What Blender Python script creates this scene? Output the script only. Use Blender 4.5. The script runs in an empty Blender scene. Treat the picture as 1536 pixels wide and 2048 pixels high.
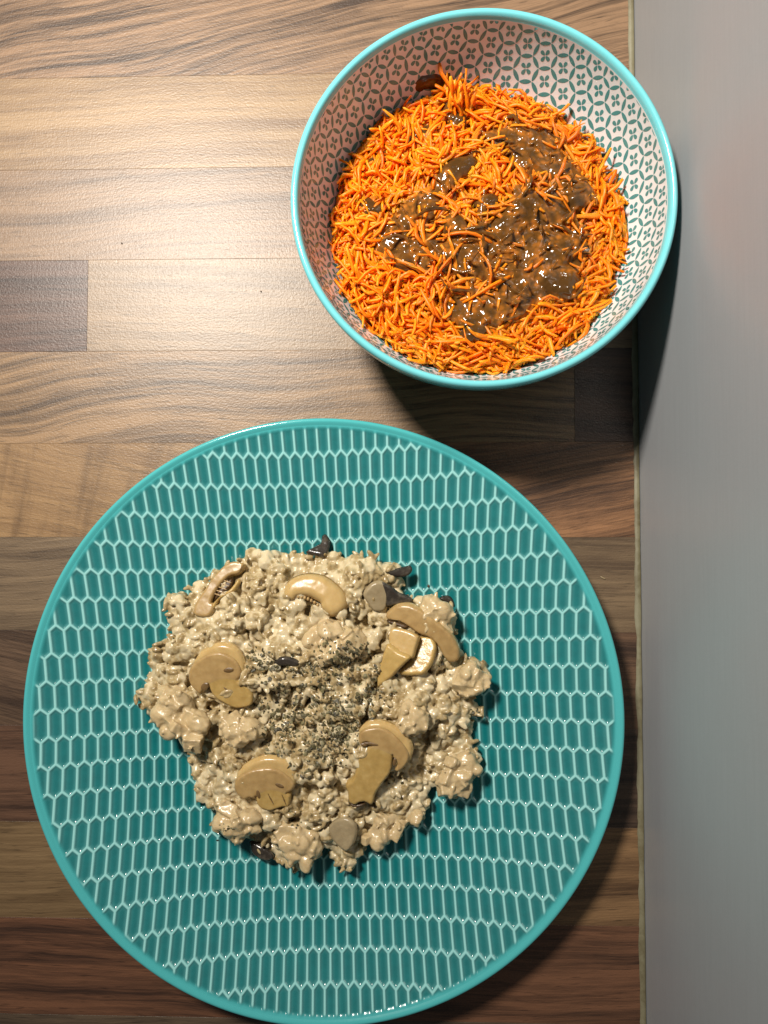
import bpy, bmesh, math, random
import numpy as np
from mathutils import Vector, Matrix, Quaternion, noise
from mathutils.kdtree import KDTree
from mathutils.bvhtree import BVHTree
from mathutils.geometry import delaunay_2d_cdt

random.seed(7)
rng = np.random.default_rng(7)
SC = bpy.context.scene
COL = SC.collection

# ------------------------------------------------------------------ camera
F = 1600.0                       # focal length in photo pixels (photo 1536 x 2048)
H = 0.389                        # camera height above the worktop
cam_d = bpy.data.cameras.new('camera')
cam = bpy.data.objects.new('camera', cam_d); COL.objects.link(cam)
cam_d.sensor_fit = 'VERTICAL'; cam_d.sensor_height = 24.0; cam_d.lens = F / 2048 * 24.0
cam_d.clip_start = 0.01; cam_d.clip_end = 20
Q = Vector(((816 - 768) / F, -(1088 - 1024) / F, -1)).normalized().rotation_difference(Vector((0, 0, -1)))
cam.rotation_mode = 'QUATERNION'; cam.rotation_quaternion = Q; cam.location = (0, 0, H)
SC.camera = cam

# ------------------------------------------------------------------ light
w = bpy.data.worlds.new('World'); SC.world = w; w.use_nodes = True
bg = w.node_tree.nodes['Background']
bg.inputs[0].default_value = (0.86, 0.95, 1.0, 1); bg.inputs[1].default_value = 0.07
ld = bpy.data.lights.new('hood_lamp', 'AREA'); ld.shape = 'DISK'; ld.size = 0.125
ld.energy = 4.3; ld.color = (1.0, 0.925, 0.83); ld.spread = math.radians(104)
lamp = bpy.data.objects.new('hood_lamp', ld); COL.objects.link(lamp)
lamp.location = (-0.28, 0.385, 0.70)
lamp.rotation_euler = (Vector((-0.05, 0.20, 0.0)) - lamp.location).to_track_quat('-Z', 'Y').to_euler()
SC.view_settings.view_transform = 'Standard'; SC.view_settings.look = 'None'
SC.view_settings.exposure = 0.0; SC.view_settings.gamma = 1.0
SC.cycles.use_denoising = True


# ------------------------------------------------------------------ helpers
def ray(px, py):
    return Q @ Vector(((px - 768) / F, -(py - 1024) / F, -1))


def at(px, py, z=0.0):
    d = ray(px, py)
    return Vector((0, 0, H)) + d * ((z - H) / d.z)


def on_plane(px, py, p0, n):
    d = ray(px, py); o = Vector((0, 0, H))
    return o + d * ((p0 - o).dot(n) / d.dot(n))


def s2l(c):
    return tuple(((x / 255) / 12.92 if x / 255 <= .04045 else ((x / 255 + .055) / 1.055) ** 2.4) for x in c) + (1,)


def mesh_obj(name, verts, faces, mat=None, parent=None, smooth=True, loc=None):
    me = bpy.data.meshes.new(name)
    if isinstance(verts, np.ndarray):
        verts = np.ascontiguousarray(verts, dtype=np.float64)
    if isinstance(faces, np.ndarray):
        n, k = faces.shape
        me.vertices.add(len(verts)); me.vertices.foreach_set('co', np.asarray(verts, dtype=np.float32).ravel())
        me.loops.add(n * k); me.loops.foreach_set('vertex_index', faces.astype(np.int32).ravel())
        me.polygons.add(n); me.polygons.foreach_set('loop_start', np.arange(0, n * k, k, dtype=np.int32))
        me.update(calc_edges=True); me.validate()
    else:
        me.from_pydata([tuple(v) for v in verts], [], faces)
    me.polygons.foreach_set('use_smooth', [smooth] * len(me.polygons))
    me.update()
    o = bpy.data.objects.new(name, me); COL.objects.link(o)
    if mat: me.materials.append(mat)
    if parent: o.parent = parent
    if loc is not None: o.location = loc
    return o


def empty(name, loc=(0, 0, 0)):
    o = bpy.data.objects.new(name, None); COL.objects.link(o); o.location = loc
    o.empty_display_size = 0.01
    return o


def tag(o, label, cat=None, group=None, kind=None):
    o['label'] = label
    if cat: o['category'] = cat
    if group: o['group'] = group
    if kind: o['kind'] = kind
    return o


def set_attr(o, name, vals):
    a = o.data.attributes.new(name, 'FLOAT', 'POINT')
    a.data.foreach_set('value', np.asarray(vals, dtype=np.float32))


class NT:
    def __init__(self, name):
        self.m = bpy.data.materials.new(name); self.m.use_nodes = True
        self.t = self.m.node_tree; self.b = self.t.nodes['Principled BSDF']

    def n(self, typ, **kw):
        nd = self.t.nodes.new(typ)
        for k, v in kw.items():
            if k.startswith('i_'):
                key = k[2:]
                key = int(key) if key.isdigit() else key.replace('_', ' ')
                s = nd.inputs[key]
                if hasattr(v, 'is_output'): self.t.links.new(v, s)
                else: s.default_value = v
            else: setattr(nd, k, v)
        return nd

    def link(self, a, b): self.t.links.new(a, b)

    def set(self, **kw):
        for k, v in kw.items():
            s = self.b.inputs[k.replace('_', ' ')]
            if hasattr(v, 'is_output'): self.t.links.new(v, s)
            else: s.default_value = v
        return self

    def math(self, op, a, b=0.0, c=0.0, clamp=False):
        nd = self.n('ShaderNodeMath', operation=op, i_0=a, i_1=b, i_2=c); nd.use_clamp = clamp
        return nd.outputs[0]

    def mix(self, f, a, b, blend='MIX'):
        nd = self.n('ShaderNodeMix', data_type='RGBA', blend_type=blend)
        for i, v in ((0, f), (6, a), (7, b)):
            if hasattr(v, 'is_output'): self.link(v, nd.inputs[i])
            else: nd.inputs[i].default_value = v
        return nd.outputs[2]

    def ramp(self, f, stops):
        nd = self.n('ShaderNodeValToRGB'); self.link(f, nd.inputs[0])
        cr = nd.color_ramp
        while len(cr.elements) < len(stops): cr.elements.new(0.5)
        for e, (p, c) in zip(cr.elements, stops): e.position = p; e.color = c
        return nd.outputs[0]

    def coord(self, scale=(1, 1, 1), loc=(0, 0, 0), rot=(0, 0, 0)):
        tc = self.n('ShaderNodeTexCoord')
        mp = self.n('ShaderNodeMapping'); self.link(tc.outputs['Object'], mp.inputs[0])
        mp.inputs['Scale'].default_value = scale; mp.inputs['Location'].default_value = loc
        mp.inputs['Rotation'].default_value = rot
        return mp.outputs[0]

    def noise(self, vec, scale=1.0, detail=3.0, rough=0.55, dist=0.0):
        nd = self.n('ShaderNodeTexNoise', i_Vector=vec, i_Scale=scale, i_Detail=detail, i_Roughness=rough, i_Distortion=dist)
        return nd.outputs[0]

    def attr(self, name):
        return self.n('ShaderNodeAttribute', attribute_name=name).outputs['Fac']

    def bump(self, height, strength=0.3, dist=0.001):
        nd = self.n('ShaderNodeBump', i_Strength=strength, i_Distance=dist, i_Height=height)
        self.link(nd.outputs[0], self.b.inputs['Normal'])
        return nd


def g(v): return (v, v, v, 1)


def fbm(x, y, z=0.0, o=3):
    return noise.fractal(Vector((x, y, z)), 1.0, 2.0, o)


# ------------------------------------------------------------------ materials
def wood_mat(name, light, dark, seed, slope=0.0, warp=1.0, lines=0.5, cross=0.0, contrast=1.0):
    t = NT(name)
    light, dark = ([(sum(c) / 3 * .2 + x * .8) * .80 for x in c] for c in (light, dark))
    rot = (0, 0, -slope)
    off = (seed * 1.37, seed * 0.73, seed * 0.31)
    base = t.coord((1, 1, 1), off, rot)
    wn = t.n('ShaderNodeTexNoise', i_Vector=base, i_Scale=7.0, i_Detail=1.5)
    sub = t.n('ShaderNodeVectorMath', operation='SUBTRACT', i_0=wn.outputs['Color'], i_1=(0.5, 0.5, 0.5))
    scl = t.n('ShaderNodeVectorMath', operation='MULTIPLY', i_0=sub.outputs[0], i_1=(0.0, 0.03 * warp, 0.0))
    add = t.n('ShaderNodeVectorMath', operation='ADD', i_0=base, i_1=scl.outputs[0])
    P = add.outputs[0]

    def sc(x, y): return t.n('ShaderNodeVectorMath', operation='MULTIPLY', i_0=P, i_1=(x, y, 1.0)).outputs[0]
    big = t.noise(sc(3.2, 75), 1.0, 4.0, 0.62)
    mid = t.noise(sc(14, 420), 1.0, 3.0, 0.6)
    fine = t.noise(sc(70, 2100), 1.0, 2.0, 0.6)
    f = t.math('ADD', t.math('MULTIPLY', big, 1.1), t.math('MULTIPLY', mid, 0.75))
    f = t.math('ADD', f, t.math('MULTIPLY', fine, 0.4))
    f = t.math('SUBTRACT', f, 0.62)
    col = t.ramp(f, [(0.5 - 0.24 / contrast, s2l(dark)), (0.5 + 0.16 / contrast, s2l(light))])
    # growth ring lines
    ring = t.math('PINGPONG', t.math('MULTIPLY', big, 7.0), 0.5)
    rl = t.math('SMOOTH_MIN', t.math('MULTIPLY', ring, 13.0), 1.0, 0.2, clamp=True)
    rl = t.math('SUBTRACT', 1.0, rl)
    col = t.mix(t.math('MULTIPLY', t.math('MULTIPLY', rl, t.math('ADD', mid, 0.1)), lines * 0.95), col, s2l(tuple(x * 0.55 for x in dark)))
    # pores
    por = t.math('SUBTRACT', t.noise(sc(110, 1700), 1.0, 1.0), 0.64)
    por = t.math('MULTIPLY', por, 9.0, clamp=True)
    col = t.mix(t.math('MULTIPLY', por, 0.55), col, s2l(tuple(x * 0.55 for x in dark)))
    if cross:
        cb = t.noise(t.n('ShaderNodeVectorMath', operation='MULTIPLY', i_0=base, i_1=(130, 14, 1.0)).outputs[0], 1.0, 3.0)
        cb = t.math('MULTIPLY', t.math('SUBTRACT', cb, 0.47), 5.0, clamp=True)
        col = t.mix(t.math('MULTIPLY', cb, cross), col, s2l(tuple(x * 0.8 for x in dark)))
    wc = t.coord((1, 1, 1))
    grit = t.noise(wc, 1150.0, 2.0, 0.6)
    emb = t.noise(t.coord((500, 1000, 500)), 1.0, 1.0)
    hgt = t.math('ADD', t.math('MULTIPLY', grit, 0.6), t.math('MULTIPLY', emb, 0.5))
    t.bump(hgt, 0.5, 0.0003)
    t.set(Base_Color=col, Roughness=t.math('ADD', 0.335, t.math('MULTIPLY', grit, 0.12)))
    t.b.inputs['Specular IOR Level'].default_value = 0.42
    return t.m


def plain(name, rgb, rough=0.5, spec=0.5, **kw):
    t = NT(name); t.set(Base_Color=s2l(rgb), Roughness=rough)
    t.b.inputs['Specular IOR Level'].default_value = spec
    for k, v in kw.items(): t.b.inputs[k.replace('_', ' ')].default_value = v
    return t.m


def panel_mat():
    t = NT('brushed grey panel')
    n1 = t.noise(t.coord((900, 30, 900)), 1.0, 2.0)
    n2 = t.noise(t.coord((40, 2500, 900)), 1.0, 2.0)
    n3 = t.noise(t.coord((1, 1, 1)), 6.0, 2.0)
    f = t.math('ADD', t.math('MULTIPLY', n1, 0.5), t.math('MULTIPLY', n2, 0.5))
    col = t.mix(f, s2l((140, 144, 147)), s2l((162, 166, 169)))
    col = t.mix(t.math('MULTIPLY', n3, 0.3), col, s2l((164, 160, 164)))
    sm_ = t.noise(t.coord((14, 14, 14)), 1.0, 4.0, 0.65)
    t.set(Base_Color=col, Roughness=t.math('ADD', 0.24, t.math('MULTIPLY', sm_, 0.28)), Metallic=0.0)
    t.bump(f, 0.05, 0.0003)
    return t.m


def ceramic_plate():
    t = NT('teal reactive glaze')
    r = t.attr('ridge'); d = t.attr('rimness')
    nz = t.noise(t.coord((1, 1, 1)), 160.0, 5.0, 0.7)
    deep = t.mix(nz, s2l((0, 84, 88)), s2l((10, 116, 118)))
    col = t.mix(t.ramp(r, [(0.0, g(0)), (0.4, g(.25)), (1.0, g(1))]), deep, s2l((146, 204, 202)))
    col = t.mix(d, col, s2l((74, 168, 170)))
    t.set(Base_Color=col, Roughness=0.13)
    t.b.inputs['Specular IOR Level'].default_value = 0.5
    t.bump(t.noise(t.coord((1, 1, 1)), 260.0, 2.0), 0.05, 0.0006)
    return t.m


M = {}
M['panel'] = panel_mat()
t_ = NT('aged silicone')
n_ = t_.noise(t_.coord((1, 1, 1)), 70.0, 5.0, 0.7)
t_.set(Base_Color=t_.ramp(n_, [(0.36, s2l((100, 93, 70))), (0.5, s2l((118, 113, 90))), (0.7, s2l((130, 126, 104)))]), Roughness=0.5)
M['seal'] = t_.m
M['plate'] = ceramic_plate()


def glaze(name, rgb, rough, rgb2=None):
    t = NT(name)
    nz = t.noise(t.coord((1, 1, 1)), 120.0, 3.0)
    t.set(Base_Color=t.mix(nz, s2l(rgb), s2l(rgb2 or rgb)), Roughness=rough)
    t.bump(t.noise(t.coord((1, 1, 1)), 180.0, 2.0), 0.04, 0.0006)
    return t.m


M['bowl_in'] = glaze('white glaze', (206, 214, 214), 0.14, (216, 223, 223))
M['bowl_rim'] = glaze('turquoise rim glaze', (104, 190, 198), 0.14, (118, 200, 206))
M['bowl_out'] = glaze('turquoise outer glaze', (60, 160, 168), 0.16, (72, 172, 178))
M['print'] = glaze('petrol print under glaze', (56, 122, 122), 0.14, (76, 144, 142))


def carrot_mat():
    t = NT('grated carrot flesh')
    tone = t.attr('tone')
    nz = t.noise(t.coord((1, 1, 1)), 700.0, 3.0)
    f = t.math('ADD', tone, t.math('MULTIPLY', t.math('SUBTRACT', nz, 0.5), 0.5), clamp=True)
    col = t.ramp(f, [(0.0, s2l((248, 112, 2))), (0.5, s2l((255, 136, 14))), (1.0, s2l((255, 144, 26)))])
    st = t.attr('stain')
    col = t.mix(st, col, s2l((176, 104, 30)))
    t.set(Base_Color=col, Roughness=0.42)
    t.b.inputs['Subsurface Weight'].default_value = 0.75
    t.b.inputs['Subsurface Radius'].default_value = (1.0, 0.6, 0.15)
    t.b.inputs['Specular IOR Level'].default_value = 0.3
    t.b.inputs['Subsurface Scale'].default_value = 0.003
    t.bump(t.noise(t.coord((1, 1, 1)), 1600.0, 2.0), 0.2, 0.0003)
    return t.m


M['carrot'] = carrot_mat()


def sauce_mat():
    t = NT('brown peanut sauce')
    tone = t.attr('tone')
    nz = t.noise(t.coord((1, 1, 1)), 220.0, 3.0)
    f = t.math('ADD', tone, t.math('MULTIPLY', t.math('SUBTRACT', nz, 0.5), 0.5), clamp=True)
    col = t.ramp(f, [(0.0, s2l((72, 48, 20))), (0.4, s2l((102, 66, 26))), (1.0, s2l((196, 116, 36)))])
    t.set(Base_Color=col, Roughness=0.13)
    t.b.inputs['Specular IOR Level'].default_value = 0.45
    return t.m


M['sauce'] = sauce_mat()


def food_mat(name, c0, c1, c2, rough=0.3, bscale=900.0, bstr=0.35, attr='tone', sss=0.15):
    t = NT(name)
    nz = t.noise(t.coord((1, 1, 1)), 260.0, 4.0, 0.6)
    f = t.math('MULTIPLY', t.math('SUBTRACT', nz, 0.5), 0.9)
    f = t.math('ADD', f, t.attr(attr) if attr else 0.5, clamp=True)
    col = t.ramp(f, [(0.0, s2l(c0)), (0.5, s2l(c1)), (1.0, s2l(c2))])
    t.set(Base_Color=col, Roughness=rough)
    t.b.inputs['Subsurface Weight'].default_value = sss
    t.b.inputs['Subsurface Radius'].default_value = (1.0, 0.7, 0.4)
    t.b.inputs['Subsurface Scale'].default_value = 0.0015
    t.bump(t.noise(t.coord((1, 1, 1)), bscale, 3.0), bstr, 0.0006)
    return t.m


M['risotto'] = food_mat('creamy risotto', (134, 113, 76), (170, 150, 110), (204, 189, 155), 0.22, 700.0, 0.22, 'tone', 0.3)
M['chicken'] = food_mat('sauce coated chicken', (162, 138, 98), (190, 168, 128), (208, 190, 155), 0.25, 420.0, 0.4, None, 0.3)
M['mush'] = food_mat('canned mushroom flesh', (128, 100, 60), (166, 137, 90), (190, 163, 114), 0.3, 500.0, 0.1, None, 0.4)
M['mush_skin'] = food_mat('mushroom cap skin', (166, 136, 86), (186, 157, 104), (200, 174, 124), 0.24, 400.0, 0.1, None, 0.4)
M['mush_stem'] = food_mat('mushroom stem flesh', (160, 130, 74), (184, 154, 94), (204, 178, 122), 0.27, 900.0, 0.25, None, 0.4)
M['mush_stem_cut'] = food_mat('cut stem flesh', (134, 106, 56), (170, 141, 84), (194, 168, 112), 0.3, 500.0, 0.1, None, 0.4)
M['gill'] = food_mat('dark gills', (52, 36, 20), (74, 54, 32), (112, 86, 54), 0.4, 900.0, 0.4, None, 0.0)
M['gill_soft'] = food_mat('brown gill hollow', (84, 62, 34), (104, 80, 48), (132, 106, 68), 0.4, 900.0, 0.4, None, 0.1)
M['dark_mush'] = food_mat('dark cooked mushroom', (28, 25, 22), (54, 48, 42), (124, 114, 98), 0.2, 500.0, 0.3, None, 0.0)
M['grey_mush'] = food_mat('grey cooked mushroom', (120, 104, 78), (148, 132, 102), (176, 160, 128), 0.26, 500.0, 0.3, None, 0.1)
M['herb'] = food_mat('dried herb flakes', (50, 45, 27), (84, 77, 50), (126, 118, 84), 0.5, 900.0, 0.3, 'tone', 0.0)

# ------------------------------------------------------------------ worktop
WALL_X = at(1279, 1088, 0).x
seams = [-225, -30, 158, 341, 522, 704, 887, 1074, 1260, 1450, 1642, 1834, 2027, 2222]
Y = [at(0, p, 0).y for p in seams]
X0, X1 = -0.36, WALL_X + 0.004
top = empty('worktop', (0, 0, 0)); top['kind'] = 'structure'
tag(top, 'laminated wood worktop of mixed brown staves under the plate and bowl')
sub = bmesh.new()
bmesh.ops.create_cube(sub, size=1.0)
for v in sub.verts:
    v.co = Vector((X0 if v.co.x < 0 else X1, Y[-1] - 0.01 if v.co.y < 0 else Y[0] + 0.01, -0.04 if v.co.z < 0 else -0.0012))
me = bpy.data.meshes.new('slab'); sub.to_mesh(me); sub.free()
me.materials.append(plain('joint brown', (60, 42, 28), 0.7))
o = bpy.data.objects.new('slab', me); COL.objects.link(o); o.parent = top


def px_x(px, py): return at(px, py, 0).x


# row -> list of (x end in photo px or None, light, dark, slope, warp, lines, cross, contrast)
rows = [
    [(None, (186, 146, 104), (104, 76, 54), 0.1, 1.0, .6, 0, 1.0)],
    [(None, (180, 136, 96), (82, 60, 44), 0.2, 1.1, .9, 0, 1.3)],
    [(None, (190, 150, 102), (140, 104, 70), 0.015, 0.5, .35, 0, 0.9)],
    [(None, (172, 134, 98), (112, 86, 66), 0.02, 0.8, .4, 0, 0.9)],
    [(175, (122, 88, 72), (66, 46, 40), 0.02, 0.6, .4, 0, 1.0), (None, (176, 142, 104), (124, 98, 72), -0.03, 0.8, .4, 0, 0.9)],
    [(1149, (184, 140, 92), (92, 68, 46), 0.05, 1.0, .6, 0, 1.1), (None, (110, 78, 58), (56, 38, 30), 0.0, 0.8, .5, 0, 1.0)],
    [(705, (188, 142, 88), (138, 98, 58), -0.18, 0.7, .7, .55, 0.9), (None, (186, 126, 78), (88, 58, 38), 0.12, 1.8, .6, .2, 1.0)],
    [(620, (160, 130, 94), (102, 80, 58), 0.05, 0.9, .6, 0, 1.0), (None, (152, 122, 86), (104, 80, 56), 0.0, 0.6, .6, 0, 1.0)],
    [(500, (136, 102, 74), (74, 52, 38), -0.18, 1.2, .8, 0, 1.1), (None, (132, 94, 66), (70, 48, 36), -0.12, 1.0, .7, 0, 1.0)],
    [(720, (130, 88, 62), (70, 46, 34), 0.05, 1.0, .6, 0, 1.0), (None, (112, 84, 64), (62, 46, 36), 0.05, 1.0, .5, 0, 1.0)],
    [(640, (166, 130, 84), (116, 86, 52), 0.03, 0.9, .5, 0, 0.9), (None, (172, 126, 78), (104, 72, 44), 0.02, 0.7, .5, 0, 1.0)],
    [(760, (146, 92, 60), (78, 50, 36), -0.06, 1.3, .7, 0, 1.1), (None, (146, 94, 62), (74, 48, 34), 0.03, 0.8, .6, 0, 1.0)],
    [(None, (120, 96, 72), (60, 46, 36), 0.03, 1.0, .6, 0, 1.0)],
]
GAP = 0.00003
si = 0
for r, segs in enumerate(rows):
    ya, yb = Y[r + 1] + GAP, Y[r] - GAP
    xs = X0
    for (xe, lt, dk, sl, wp, ln, cr, ct) in segs:
        xx = X1 if xe is None else px_x(xe, 0.5 * (seams[r] + seams[r + 1]))
        a, b = xs + GAP, xx - GAP
        xs = xx
        si += 1
        e = 0.00009
        top_z = 0.0
        vs = [(a, ya, -.0012), (b, ya, -.0012), (b, yb, -.0012), (a, yb, -.0012),
              (a, ya, top_z - e * .5), (b, ya, top_z - e * .5), (b, yb, top_z - e * .5), (a, yb, top_z - e * .5),
              (a + e, ya + e, top_z), (b - e, ya + e, top_z), (b - e, yb - e, top_z), (a + e, yb - e, top_z)]
        fs = [(3, 2, 1, 0), (0, 1, 5, 4), (1, 2, 6, 5), (2, 3, 7, 6), (3, 0, 4, 7),
              (4, 5, 9, 8), (5, 6, 10, 9), (6, 7, 11, 10), (7, 4, 8, 11), (8, 9, 10, 11)]
        mesh_obj('plank', vs, fs, wood_mat('wood stave %d' % si, lt, dk, si * 3.1, sl, wp, ln, cr, ct), top, smooth=False)

# ------------------------------------------------------------------ wall panel and sealant
wy0, wy1 = Y[-1] - 0.02, Y[0] + 0.02
vs = [(WALL_X, wy0, 0.0), (WALL_X, wy1, 0.0), (WALL_X, wy1, 0.30), (WALL_X, wy0, 0.30),
      (WALL_X + .012, wy0, 0.0), (WALL_X + .012, wy1, 0.0), (WALL_X + .012, wy1, 0.30), (WALL_X + .012, wy0, 0.30)]
wall = mesh_obj('wall', [(x, y, z + 0.0005) for x, y, z in vs], [(0, 1, 2, 3), (7, 6, 5, 4), (0, 4, 5, 1), (3, 2, 6, 7), (0, 3, 7, 4), (1, 5, 6, 2)], M['panel'], smooth=False)
tag(wall, 'smooth grey brushed splashback panel behind the bowl and plate', kind='structure')
vs, fs = [], []
N = 260
for i in range(N):
    y = wy0 + (wy1 - wy0) * i / (N - 1)
    wv = 0.0024 + 0.0007 * fbm(y * 50, 3.1) + 0.00035 * fbm(y * 260, 9.1)
    for k in range(7):
        a = k / 6 * math.pi / 2
        # concave fillet
        vs.append((WALL_X - wv * (1 - math.sin(a)) - 0.00005 * k, y, 0.0002 + wv * .9 * (1 - math.cos(a))))
    if i:
        for k in range(6):
            p = (i - 1) * 7 + k
            fs.append((p, p + 1, p + 8, p + 7))
seal = mesh_obj('sealant_bead', vs, fs, M['seal'])
tag(seal, 'thin yellowed silicone sealant bead where the worktop meets the grey panel', 'sealant')

# ------------------------------------------------------------------ plate
PC = at(641, 1436, 0.0225); PCX, PCY = PC.x, PC.y
PR = 0.1352; PS = 1.014
PXM = 4365.0       # photo px per metre on the plate


def plate_z(r):
    t = np.clip((r - 0.052) / (0.133 - 0.052), 0, None)
    return 0.0055 + 0.0170 * t ** 1.6


def hex_edge(x, y):
    """distance (m) to the nearest ridge of the stretched honeycomb; x, y relative to the plate centre"""
    r = np.hypot(x, y) / PR
    rho = r.copy()
    for _ in range(6): rho = r / (1 + 0.062 * rho ** 4)
    k = np.where(r > 1e-6, rho / np.maximum(r, 1e-6), 1.0)
    ca, sa = math.cos(math.radians(2.2)), math.sin(math.radians(2.2))
    u = (x * ca + y * sa) * k * PXM; v = (-x * sa + y * ca) * k * PXM
    wd, rs, slh = 22.3, 53.0, 11.5
    hh = (rs + slh) / 2; s = slh / (wd / 2)
    best = np.full(u.shape, -1e9); along = np.zeros(u.shape)
    j0 = np.round(v / rs)
    for dj in (-1, 0, 1):
        j = j0 + dj
        off = np.where(np.mod(j, 2) == 0, 0.0, wd / 2)
        i = np.round((u - off) / wd)
        dx = np.abs(u - off - i * wd); dy = np.abs(v - j * rs)
        d = np.minimum(wd / 2 - dx, (hh - s * dx - dy) / math.sqrt(1 + s * s))
        along = np.where(d > best, dy / hh, along)
        best = np.maximum(best, d)
    return best / PXM, np.clip(along, 0, 1)


def sstep(a, b, x):
    t = np.clip((x - a) / (b - a), 0, 1)
    return t * t * (3 - 2 * t)


plate = empty('dinner_plate', (PCX, PCY, 0.0))
tag(plate, 'round turquoise ceramic dinner plate with raised honeycomb relief, holding risotto', 'plate')
RG = 0.1322
step = 0.00036
n = int(RG / step) + 2
ax = np.arange(-n, n + 1) * step
gx, gy = np.meshgrid(ax, ax, indexing='ij')
rr = np.hypot(gx, gy)
ins = rr <= RG
cell = ins[:-1, :-1] | ins[1:, :-1] | ins[:-1, 1:] | ins[1:, 1:]
use = np.zeros_like(ins)
use[:-1, :-1] |= cell; use[1:, :-1] |= cell; use[:-1, 1:] |= cell; use[1:, 1:] |= cell
outm = use & ~ins
gx = np.where(outm, gx * RG / np.maximum(rr, 1e-9), gx); gy = np.where(outm, gy * RG / np.maximum(rr, 1e-9), gy)
rr = np.hypot(gx, gy)
ed, alg = hex_edge(gx, gy)
fade = 1 - sstep(0.1298, 0.1319, rr)
rid = 1 - sstep(0.0001, 0.0013, ed)
pil = sstep(0.0008, 0.0026, ed)
gz = plate_z(rr) + (0.00072 * (1 - (1 - alg ** 4) * (1 - rid)) + 0.00012 * pil) * fade + 0.0006 * (1 - fade)
idx = -np.ones(use.shape, dtype=np.int64); idx[use] = np.arange(use.sum())
quads = np.stack([idx[:-1, :-1][cell], idx[1:, :-1][cell], idx[1:, 1:][cell], idx[:-1, 1:][cell]], axis=1)
dish = mesh_obj('dish', np.stack([gx[use], gy[use], gz[use]], axis=1), quads, M['plate'], plate)
lightness = .8 * (1 - sstep(0.00012, 0.00072, ed)) + .2 * (1 - sstep(0.0003, 0.0022, ed)) + .10 * sstep(.06, .125, rr)
set_attr(dish, 'ridge', (lightness * (1.0) * fade + 0.0 * (1 - fade))[use])
set_attr(dish, 'rimness', ((1 - fade) * 1.0)[use])


def lathe(name, prof, mat, parent, seg=256, loc=None):
    vs, fs = [], []
    m = len(prof)
    for i in range(seg):
        a = 2 * math.pi * i / seg
        c, s = math.cos(a), math.sin(a)
        for (r, z) in prof: vs.append((r * c, r * s, z))
    for i in range(seg):
        j = (i + 1) % seg
        for k in range(m - 1):
            fs.append((i * m + k, j * m + k, j * m + k + 1, i * m + k + 1))
    return mesh_obj(name, vs, fs, mat, parent, loc=loc)


zr = float(plate_z(np.array(RG))) + 0.0006
prof = [(RG - 0.0001, zr - 0.00003), (0.1328, zr + .0004), (0.1333, zr + .0007), (0.1338, zr + .0009), (0.1343, zr + .0009),
        (0.1349, zr + .0006), (0.1352, zr + .0001), (0.1350, zr - .0007), (0.1340, zr - .0017), (0.130, zr - .0045), (0.12, 0.0105),
        (0.105, 0.0055), (0.09, 0.0028), (0.083, 0.0020), (0.081, 0.0004), (0.077, 0.0004), (0.075, 0.002), (0.0, 0.002)]
rim = lathe('rim', prof, M['plate'], plate, 360)
plate.scale = (PS, PS, 1.0)
set_attr(rim, 'ridge', [0.0] * len(rim.data.vertices)); set_attr(rim, 'rimness', [1.0] * len(rim.data.vertices))

# ------------------------------------------------------------------ bowl
BSC = 1.036
BC = at(966, 391, 0.0690 * BSC); BX, BY = BC.x, BC.y
BR = 0.0752
INP = [(0.0, .0072), (.015, .0073), (.028, .0085), (.038, .0120), (.046, .0170), (.053, .0235), (.0585, .0305), (.0632, .0385), (.0668, .0465), (.0694, .0545), (.0711, .0620), (.0718, .0664)]


INP = [(r * BSC, z * BSC) for r, z in INP]


def cat(P, k=6):
    out = []
    for i in range(len(P) - 1):
        p0 = Vector(P[max(i - 1, 0)]); p1 = Vector(P[i]); p2 = Vector(P[i + 1]); p3 = Vector(P[min(i + 2, len(P) - 1)])
        for j in range(k):
            t = j / k
            out.append(tuple(0.5 * ((2 * p1) + (p2 - p0) * t + (2 * p0 - 5 * p1 + 4 * p2 - p3) * t * t + (3 * p1 - p0 - 3 * p2 + p3) * t ** 3)))
    out.append(tuple(P[-1]))
    return out


IN = cat(INP)
IN[0] = (0.0, INP[0][1])
in_r = np.array([p[0] for p in IN]); in_z = np.array([p[1] for p in IN])
arc = np.concatenate([[0], np.cumsum(np.hypot(np.diff(in_r), np.diff(in_z)))])


def r_in(z): return float(np.interp(z, in_z, in_r))


bowl = empty('salad_bowl', (BX, BY, 0.0))
tag(bowl, 'round bowl with turquoise rim and printed floral lattice inside, holding grated carrot', 'bowl')
lathe('bowl_interior', IN, M['bowl_in'], bowl, 200)
lip = [(.0718, .0664), (.0719, .0668), (.0722, .0683), (.0729, .06935), (.0738, .0696), (.0746, .0692), (.07515, .0682), (.0752, .0668), (.0750, .0650), (.0748, .0630)]
lathe('rim', [(r * BSC, z * BSC) for r, z in cat(lip, 3)], M['bowl_rim'], bowl, 240)
outp = [(.0748, .0630), (.0738, .056), (.0710, .0465), (.0665, .0355), (.0600, .0245), (.052, .0160), (.044, .0095), (.0385, .0060), (.0370, .0040), (.0365, .0005), (.034, .0005), (.033, .003), (0, .003)]
lathe('bowl_exterior', [(r * BSC, z * BSC) for r, z in cat(outp, 3)], M['bowl_out'], bowl, 200)

# printed lattice: flower + hexagon of lens petals, laid out over the bowl wall by arc length
ATOT = arc[-1]


def bowl_pt(u, v, lift=0.00007):
    s = math.hypot(u, v)
    s = min(s, ATOT)
    r = np.interp(s, arc, in_r); z = np.interp(s, arc, in_z)
    i = min(max(int(np.searchsorted(arc, s)), 1), len(arc) - 1)
    dr, dz = in_r[i] - in_r[i - 1], in_z[i] - in_z[i - 1]
    L = math.hypot(dr, dz); nr, nz = -dz / L, dr / L
    a = math.atan2(v, u)
    r += nr * lift; z += nz * lift
    return (r * math.cos(a), r * math.sin(a), z)


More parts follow.
